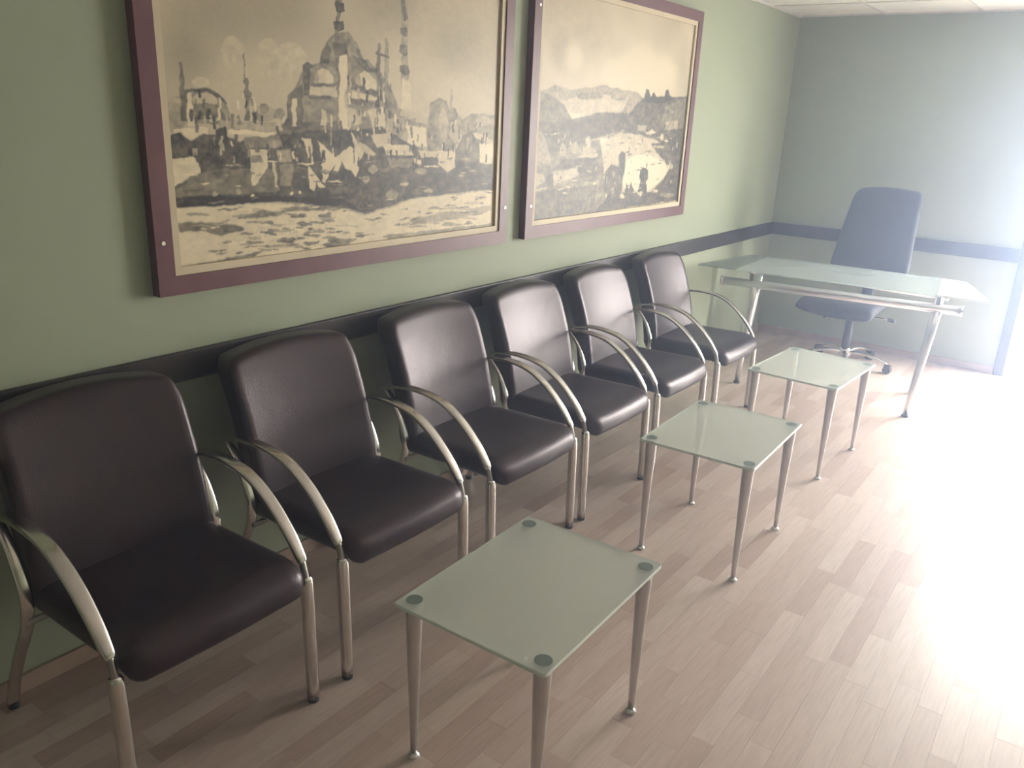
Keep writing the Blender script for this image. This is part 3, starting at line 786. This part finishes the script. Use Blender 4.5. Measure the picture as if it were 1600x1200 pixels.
# ------------------------------------------------------------------ glass desk
def make_desk():
    root = empty('desk')
    ZT = 0.74
    th = 0.012
    def fy(x): return -1.555 + (x - 0.084) * 0.0915       # front edge
    def by(x): return -0.865 + (x - 0.17) * 0.048         # back edge
    xl, xr = 0.335, 1.475
    mid = [(xl, fy(xl)), (xr, fy(xr)), (1.395, by(1.395)), (0.300, by(0.300))]
    link('glass_top', slab('glass_top', mid, ZT - th, ZT, 0.0015), M['desk_glass'], root)
    lend = [(0.088, fy(0.088)), (xl - 0.001, fy(xl)), (0.299, by(0.299)), (0.215, by(0.215)), (0.180, -0.93)]
    rend = [(xr + 0.001, fy(xr)), (1.745, fy(1.745)), (1.60, -0.98), (1.535, by(1.535) - 0.02), (1.47, by(1.47)), (1.396, by(1.396))]
    a = link('tinted_end', slab('tinted_end', lend, ZT - th, ZT, 0.0015), M['desk_tint'], root)
    b = link('frosted_end', slab('frosted_end', rend, ZT - th, ZT, 0.0015), M['desk_frost'], root)
    tag(a, 'darker tinted glass end beside the wall'); tag(b, 'bright frosted glass end beside the doorway')
    # front and rear beams with end caps
    def beam(x0, y0, x1, y1, z):
        bm_ = link('beam', sweep('beam', [(x0, y0, z), ((x0 + x1) / 2, (y0 + y1) / 2, z), (x1, y1, z)], (0.026, 0.026), side=(0, 0, 1), n=20, sub=1), M['aluminium'], root)
        d = Vector((x1 - x0, y1 - y0, 0)).normalized()
        for (x, y, s) in ((x0, y0, -1), (x1, y1, 1)):
            p = Vector((x, y, z)); q = p + d * 0.014 * s
            link('end_cap', sweep('end_cap', [tuple(p), tuple((p + q) / 2), tuple(q)], (0.030, 0.030), side=(0, 0, 1), n=20, sub=1), M['chrome'], bm_)
        return bm_
    BZ = 0.655
    beam(0.262, -1.54, 1.600, -1.36, BZ)
    beam(0.240, -0.920, 1.460, -0.920, BZ)
    def standoff(x, y):
        link('standoff', lathe('standoff', [(0.013, BZ + 0.018), (0.013, ZT - th - 0.006), (0.024, ZT - th - 0.005), (0.024, ZT - th)], 18, (x, y)), M['chrome'], root)
    for (x, y) in ((0.437, -1.517), (1.485, -1.376), (0.34, -0.920), (1.36, -0.920)): standoff(x, y)
    def leg(x, y, xb, yb):
        p = [(x, y, BZ - 0.012, 0.026, 0.026), ((x + xb) / 2, (y + yb) / 2, BZ / 2, 0.023, 0.023), (xb, yb, 0.014, 0.016, 0.016)]
        lg = link('leg', sweep('leg', p, None, side=(0, 1, 0), n=20, sub=2), M['aluminium'], root)
        link('foot', lathe('foot', [(0.018, 0.0), (0.021, 0.003), (0.021, 0.010), (0.016, 0.016)], 20, (xb, yb)), M['rubber'], lg)
    leg(0.462, -1.513, 0.430, -1.520); leg(1.487, -1.375, 1.440, -1.435)
    leg(0.282, -0.920, 0.235, -0.920); leg(1.423, -0.920, 1.373, -0.920)
    return root
desk = make_desk()
tag(desk, 'glass-topped desk on pale metal legs beneath the far wall', 'desk')

# ------------------------------------------------------------------ office swivel chair behind the desk
def make_office_chair():
    root = empty('office_chair', (0.838, -0.545, 0))
    def back_shape(x, y, z):
        t = (z + 0.28) / 0.56
        w = 1.0 - 0.17 * t - 0.06 * max(0, (t - 0.85) / 0.15) ** 2
        return (0.045 + x * w + 0.02 * t, 0.05 + 0.165 * t + y - 0.02 * math.sin(math.pi * t), 0.955 + z - 0.02 * max(0, (t - 0.8) / 0.2) * (x / 0.26) ** 2)
    link('backrest', rounded_box('backrest', 0.262, 0.036, 0.28, 0.032, (20, 6, 22), back_shape), M['office_fabric'], root)
    def seat_shape(x, y, z):
        v = (y + 0.25) / 0.5
        zz = z - (0.022 * max(0, (0.25 - v) / 0.25) ** 2)
        if z < 0: zz += 0.030 * (x / 0.25) ** 2 * (1 if x < 0 else 0.4)
        return (-0.045 + x, -0.10 + y, 0.445 + zz)
    link('seat', rounded_box('seat', 0.255, 0.25, 0.045, 0.036, (18, 18, 6), seat_shape), M['office_fabric'], root)
    link('seat_plate', boxes_mesh('seat_plate', [(-0.10, 0.12, -0.16, 0.10, 0.355, 0.402)], 0.01), M['plastic'], root)
    br = link('back_bracket', sweep('back_bracket', [(0.02, 0.02, 0.375, 0.035, 0.008), (0.03, 0.16, 0.40, 0.035, 0.008), (0.04, 0.185, 0.55, 0.035, 0.008), (0.045, 0.165, 0.80, 0.035, 0.008)], None, side=(1, 0, 0), n=10, power=3), M['plastic'], root)
    lv = link('lever', sweep('lever', [(0.10, -0.05, 0.385), (0.20, -0.06, 0.385), (0.275, -0.065, 0.383)], (0.006, 0.006), n=10, sub=2), M['chrome'], root)
    link('knob', sweep('knob', [(0.255, -0.064, 0.384), (0.28, -0.066, 0.383), (0.305, -0.068, 0.382)], (0.015, 0.013), n=12, sub=2), M['plastic'], lv)
    lv2 = link('lever', sweep('lever', [(-0.08, -0.10, 0.37), (-0.12, -0.13, 0.36), (-0.14, -0.16, 0.35)], (0.008, 0.008), n=10, sub=2), M['plastic'], root)
    link('column', lathe('column', [(0.032, 0.10), (0.032, 0.22), (0.030, 0.225), (0.030, 0.32), (0.045, 0.345), (0.045, 0.36)], 22), M['plastic'], root)
    link('hub', lathe('hub', [(0.035, 0.065), (0.045, 0.07), (0.045, 0.105), (0.036, 0.125), (0.033, 0.128)], 22), M['chrome'], root)
    for k in range(5):
        a = math.radians(-4 + 72 * k)
        c, s = math.cos(a), math.sin(a)
        pts = [(0.03, 0.098, 0.021, 0.014), (0.12, 0.108, 0.018, 0.012), (0.22, 0.093, 0.016, 0.010), (0.295, 0.066, 0.013, 0.008)]
        arm = link('base_arm', sweep('base_arm', [(r * c, r * s, z, w, h) for r, z, w, h in pts], None, side=(-s, c, 0), n=12, power=2.6), M['chrome'], root)
        bm = bmesh.new()
        for off in (-0.013, 0.013):
            mtx = Matrix.Translation((0.302 * c - off * s, 0.302 * s + off * c, 0.027)) @ Matrix.Rotation(a, 4, 'Z') @ Matrix.Rotation(math.pi / 2, 4, 'X')
            bmesh.ops.create_cone(bm, cap_ends=True, segments=20, radius1=0.027, radius2=0.027, depth=0.018, matrix=mtx)
        bmesh.ops.create_cube(bm, size=1.0, matrix=Matrix.Translation((0.302 * c, 0.302 * s, 0.048)) @ Matrix.Rotation(a, 4, 'Z') @ Matrix.Diagonal((0.04, 0.046, 0.022, 1)))
        me = bpy.data.meshes.new('caster'); bm.to_mesh(me); bm.free()
        link('caster', me, M['plastic'], arm)
    return root
oc = make_office_chair()
tag(oc, 'high-backed dark office swivel chair behind the glass desk', 'chair')

# ------------------------------------------------------------------ framed prints
def blur(a, n):
    if n < 4:
        for _ in range(n):
            p = np.pad(a, 1, mode='edge')
            a = (p[:-2, 1:-1] + p[2:, 1:-1] + p[1:-1, :-2] + p[1:-1, 2:] + 2 * p[1:-1, 1:-1]) / 6
        return a
    r = n                                              # wide soft wash: three running means each way
    for _ in range(3):
        for ax in (0, 1):
            p = np.pad(a, [(r + 1, r) if k == ax else (0, 0) for k in (0, 1)], mode='constant')
            c = np.cumsum(p, axis=ax)
            w = 2 * r + 1
            a = (c[w:] - c[:-w]) / w if ax == 0 else (c[:, w:] - c[:, :-w]) / w
    return a

def field(rs, nu, nv, fu, fv):
    """smooth random field in 0..1"""
    g = rs.rand(fv + 2, fu + 2)
    u = np.linspace(0, fu, nu); v = np.linspace(0, fv, nv)
    iu = np.minimum(u.astype(int), fu); iv = np.minimum(v.astype(int), fv)
    a, b = (u - iu), (v - iv)
    a = a * a * (3 - 2 * a); b = b * b * (3 - 2 * b)
    g00 = g[np.ix_(iv, iu)]; g01 = g[np.ix_(iv, iu + 1)]; g10 = g[np.ix_(iv + 1, iu)]; g11 = g[np.ix_(iv + 1, iu + 1)]
    return (g00 * (1 - a) + g01 * a) * (1 - b)[:, None] + (g10 * (1 - a) + g11 * a) * b[:, None]

def draw(shapes, nu, nv, seed, base_tone, warp, strokes):
    rs = np.random.RandomState(seed)
    U, Vv = np.meshgrid(np.linspace(0, 1000, nu), np.linspace(0, 1000, nv))
    wu = U + warp * (field(rs, nu, nv, 90, 70) - 0.5) + warp * 1.2 * (field(rs, nu, nv, 24, 18) - 0.5)
    wv = Vv + warp * (field(rs, nu, nv, 90, 70) - 0.5) + warp * 1.2 * (field(rs, nu, nv, 24, 18) - 0.5)
    img = np.full((nv, nu), base_tone)
    img += 0.10 * (field(rs, nu, nv, 5, 4) - 0.5) + 0.05 * (field(rs, nu, nv, 14, 9) - 0.5)
    grain = 0.5 * field(rs, nu, nv, 40, 46) + 0.5 * field(rs, nu, nv, 110, 90) - 0.5
    todo = list(shapes)
    for (u0, u1, v0, v1, count, horiz) in strokes:                 # loose pen strokes
        for _ in range(count):
            cu, cv = rs.uniform(u0, u1), rs.uniform(v0, v1)
            l, w = rs.uniform(8, 30), rs.uniform(1.5, 4.0)
            if horiz:
                k = rs.uniform(-0.12, 0.05)
                q = [cu - l, cv - l * k, cu, cv - w, cu + l, cv + l * k, cu, cv + w]
            else:
                l *= 0.7
                q = [cu - w, cv - l, cu + w, cv - l, cu + w * 0.7, cv + l, cu - w, cv + l]
            todo.append((rs.choice([28, 34, 42, 50, 66, 80]) if not horiz else rs.choice([40, 46, 52, 60, 86]), 1, q))
    for tone, soft, flat in todo:
        pts = [(flat[i], flat[i + 1]) for i in range(0, len(flat), 2)]
        n = 0 if not soft else (soft if soft < 4 else int(soft * nu / 640.0 * 2.2))
        k_ = n + 2 if n < 4 else 3 * n + 4
        mu, mv = 4 * warp + 1000.0 / nu * k_, 4 * warp + 1000.0 / nv * k_
        xs, ys = [p[0] for p in pts], [p[1] for p in pts]
        i0, i1 = max(0, int((min(xs) - mu) / 1000 * nu)), min(nu, int((max(xs) + mu) / 1000 * nu) + 1)
        j0, j1 = max(0, int((min(ys) - mv) / 1000 * nv)), min(nv, int((max(ys) + mv) / 1000 * nv) + 1)
        if i1 - i0 < 2 or j1 - j0 < 2: continue
        a, b = wu[j0:j1, i0:i1], wv[j0:j1, i0:i1]
        inside = np.zeros(a.shape, bool)
        for i in range(len(pts)):
            (x0, y0), (x1, y1) = pts[i], pts[i - 1]
            if y0 == y1: continue
            inside ^= ((y0 > b) != (y1 > b)) & (a < (x1 - x0) * (b - y0) / (y1 - y0) + x0)
        m = inside.astype(float)
        if n: m = blur(m, n)
        e = blur(m, 1); e = 4 * e * (1 - e)
        m *= 0.93
        reg = img[j0:j1, i0:i1]
        sh = tone / 100.0 + (0.04 if soft > 3 else 0.24 if tone < 66 else 0.12) * grain[j0:j1, i0:i1]
        out = reg * (1 - m) + sh * m
        if soft < 4 and tone < 64: out -= 0.05 * e
        img[j0:j1, i0:i1] = out
    img += 0.03 * (rs.rand(nv, nu) - 0.5)
    return np.clip(img, 0.12, 0.95)

def make_print(name, y0, y1, z0, z1, x, img, lo, hi, parent, gamma):
    nv, nu = img.shape
    me = bpy.data.meshes.new(name)
    ys, zs = np.meshgrid(np.linspace(y0, y1, nu), np.linspace(z0, z1, nv))
    co = np.stack([np.full(ys.size, x), ys.ravel(), zs.ravel()], 1)
    a = np.arange((nv - 1) * nu).reshape(nv - 1, nu)[:, :-1].ravel()
    quads = np.stack([a, a + 1, a + nu + 1, a + nu], 1)
    me.from_pydata(co.tolist(), [], quads.tolist())
    t = (((img - 0.25) / 0.56).clip(0, 1) ** gamma).ravel()[:, None]
    rgb = np.array(lo)[None] * (1 - t) + np.array(hi)[None] * t
    ca = me.color_attributes.new('ink', 'FLOAT_COLOR', 'POINT')
    ca.data.foreach_set('color', np.concatenate([rgb, np.ones((len(rgb), 1))], 1).astype(np.float32).ravel())
    me.update()
    return link(name, me, M['print'], parent)

def framed(y0, y1, z0, z1, pins, shapes, seed, base, label, nu, nv, warp, strokes, gamma, paper):
    root = empty('framed_picture', (0, 0, 0))
    FW, SL, D = 0.055, 0.024, 0.036
    def rect_ring(a0, a1, b0, b1, w, x0, x1, name, mat):
        # four mitred rails, each a piece of its own
        o = [(a0, b0), (a1, b0), (a1, b1), (a0, b1)]
        q = [(a0 + w, b0 + w), (a1 - w, b0 + w), (a1 - w, b1 - w), (a0 + w, b1 - w)]
        for k in range(4):
            c = [o[k], o[(k + 1) % 4], q[(k + 1) % 4], q[k]]
            vs_ = [(x0, *p) for p in c] + [(x1, *p) for p in c]
            fs = [(0, 1, 2, 3), (4, 7, 6, 5)] + [(i, i + 4, (i + 1) % 4 + 4, (i + 1) % 4) for i in range(4)]
            link(name, pydata(name, vs_, fs), mat, root)
    rect_ring(y0, y1, z0, z1, FW, 0.001, D, 'frame_rail', M['frame'])
    rect_ring(y0 + FW, y1 - FW, z0 + FW, z1 - FW, SL, 0.001, D - 0.006, 'slip', M['slip'])
    e = FW + SL - 0.002
    link('backing', boxes_mesh('backing', [(0.001, 0.018, y0 + FW, y1 - FW, z0 + FW, z1 - FW)]), M['slip'], root)
    make_print('print', y0 + e, y1 - e, z0 + e, z1 - e, 0.0195, draw(shapes, nu, nv, seed, base, warp, strokes), (0.030, 0.025, 0.026), paper, root, gamma)
    for (y, z) in pins:
        me = sweep('screw', [(D - 0.004, y, z), (D + 0.001, y, z), (D + 0.003, y, z)], (0.006, 0.006), side=(0, 1, 0), n=12, sub=1)
        link('screw', me, M['pin'], root)
    tag(root, label, 'picture', 'large framed prints on the green wall')
    return root
framed(-5.243, -3.578, 1.062, 2.206, [(-5.219, 1.216), (-3.599, 1.217), (-5.219, 2.05), (-3.599, 2.05)], HARBOUR_SHAPES, 3, 0.64,
       'large framed sepia print of a domed harbour city with sails', 640, 430, 5,
       [(60, 960, 290, 430, 120, False), (440, 600, 400, 560, 46, False), (40, 200, 400, 500, 26, False), (20, 980, 215, 300, 60, True), (20, 980, 20, 190, 110, True)], 1.4, (0.86, 0.74, 0.51))
framed(-3.438, -1.752, 1.062, 2.206, [(-3.402, 1.210), (-1.79, 1.210), (-3.402, 2.05), (-1.79, 2.05)], VALLEY_SHAPES, 8, 0.76,
       'framed sepia print of a river valley with cypress trees', 460, 320, 6,
       [(30, 960, 60, 420, 110, True), (30, 960, 100, 400, 60, False)], 1.8, (0.70, 0.60, 0.425))

# ------------------------------------------------------------------ added scattering volume, stands in for lens glare from the doorway
hm = bpy.data.materials.new('thin_lens_veil'); hm.use_nodes = True
hn = hm.node_tree; hn.nodes.remove(hn.nodes['Principled BSDF'])
vsn = hn.nodes.new('ShaderNodeVolumeScatter')
vsn.inputs['Color'].default_value = (0.56, 0.69, 1.0, 1)  # bluish tone of the imitated lens glare
vsn.inputs['Density'].default_value = LENS_VEIL
vsn.inputs['Anisotropy'].default_value = 0.74
hn.links.new(vsn.outputs[0], hn.nodes['Material Output'].inputs['Volume'])
hz = link('lens_veil', boxes_mesh('lens_veil', [(0.0005, RX - 0.0005, BY + 0.0005, -0.0005, 0.002, CZ - 0.0135)]), hm)
tag(hz, 'added thin volume filling the room, standing in for lens glare from the doorway', 'lens_veil', kind='stuff')
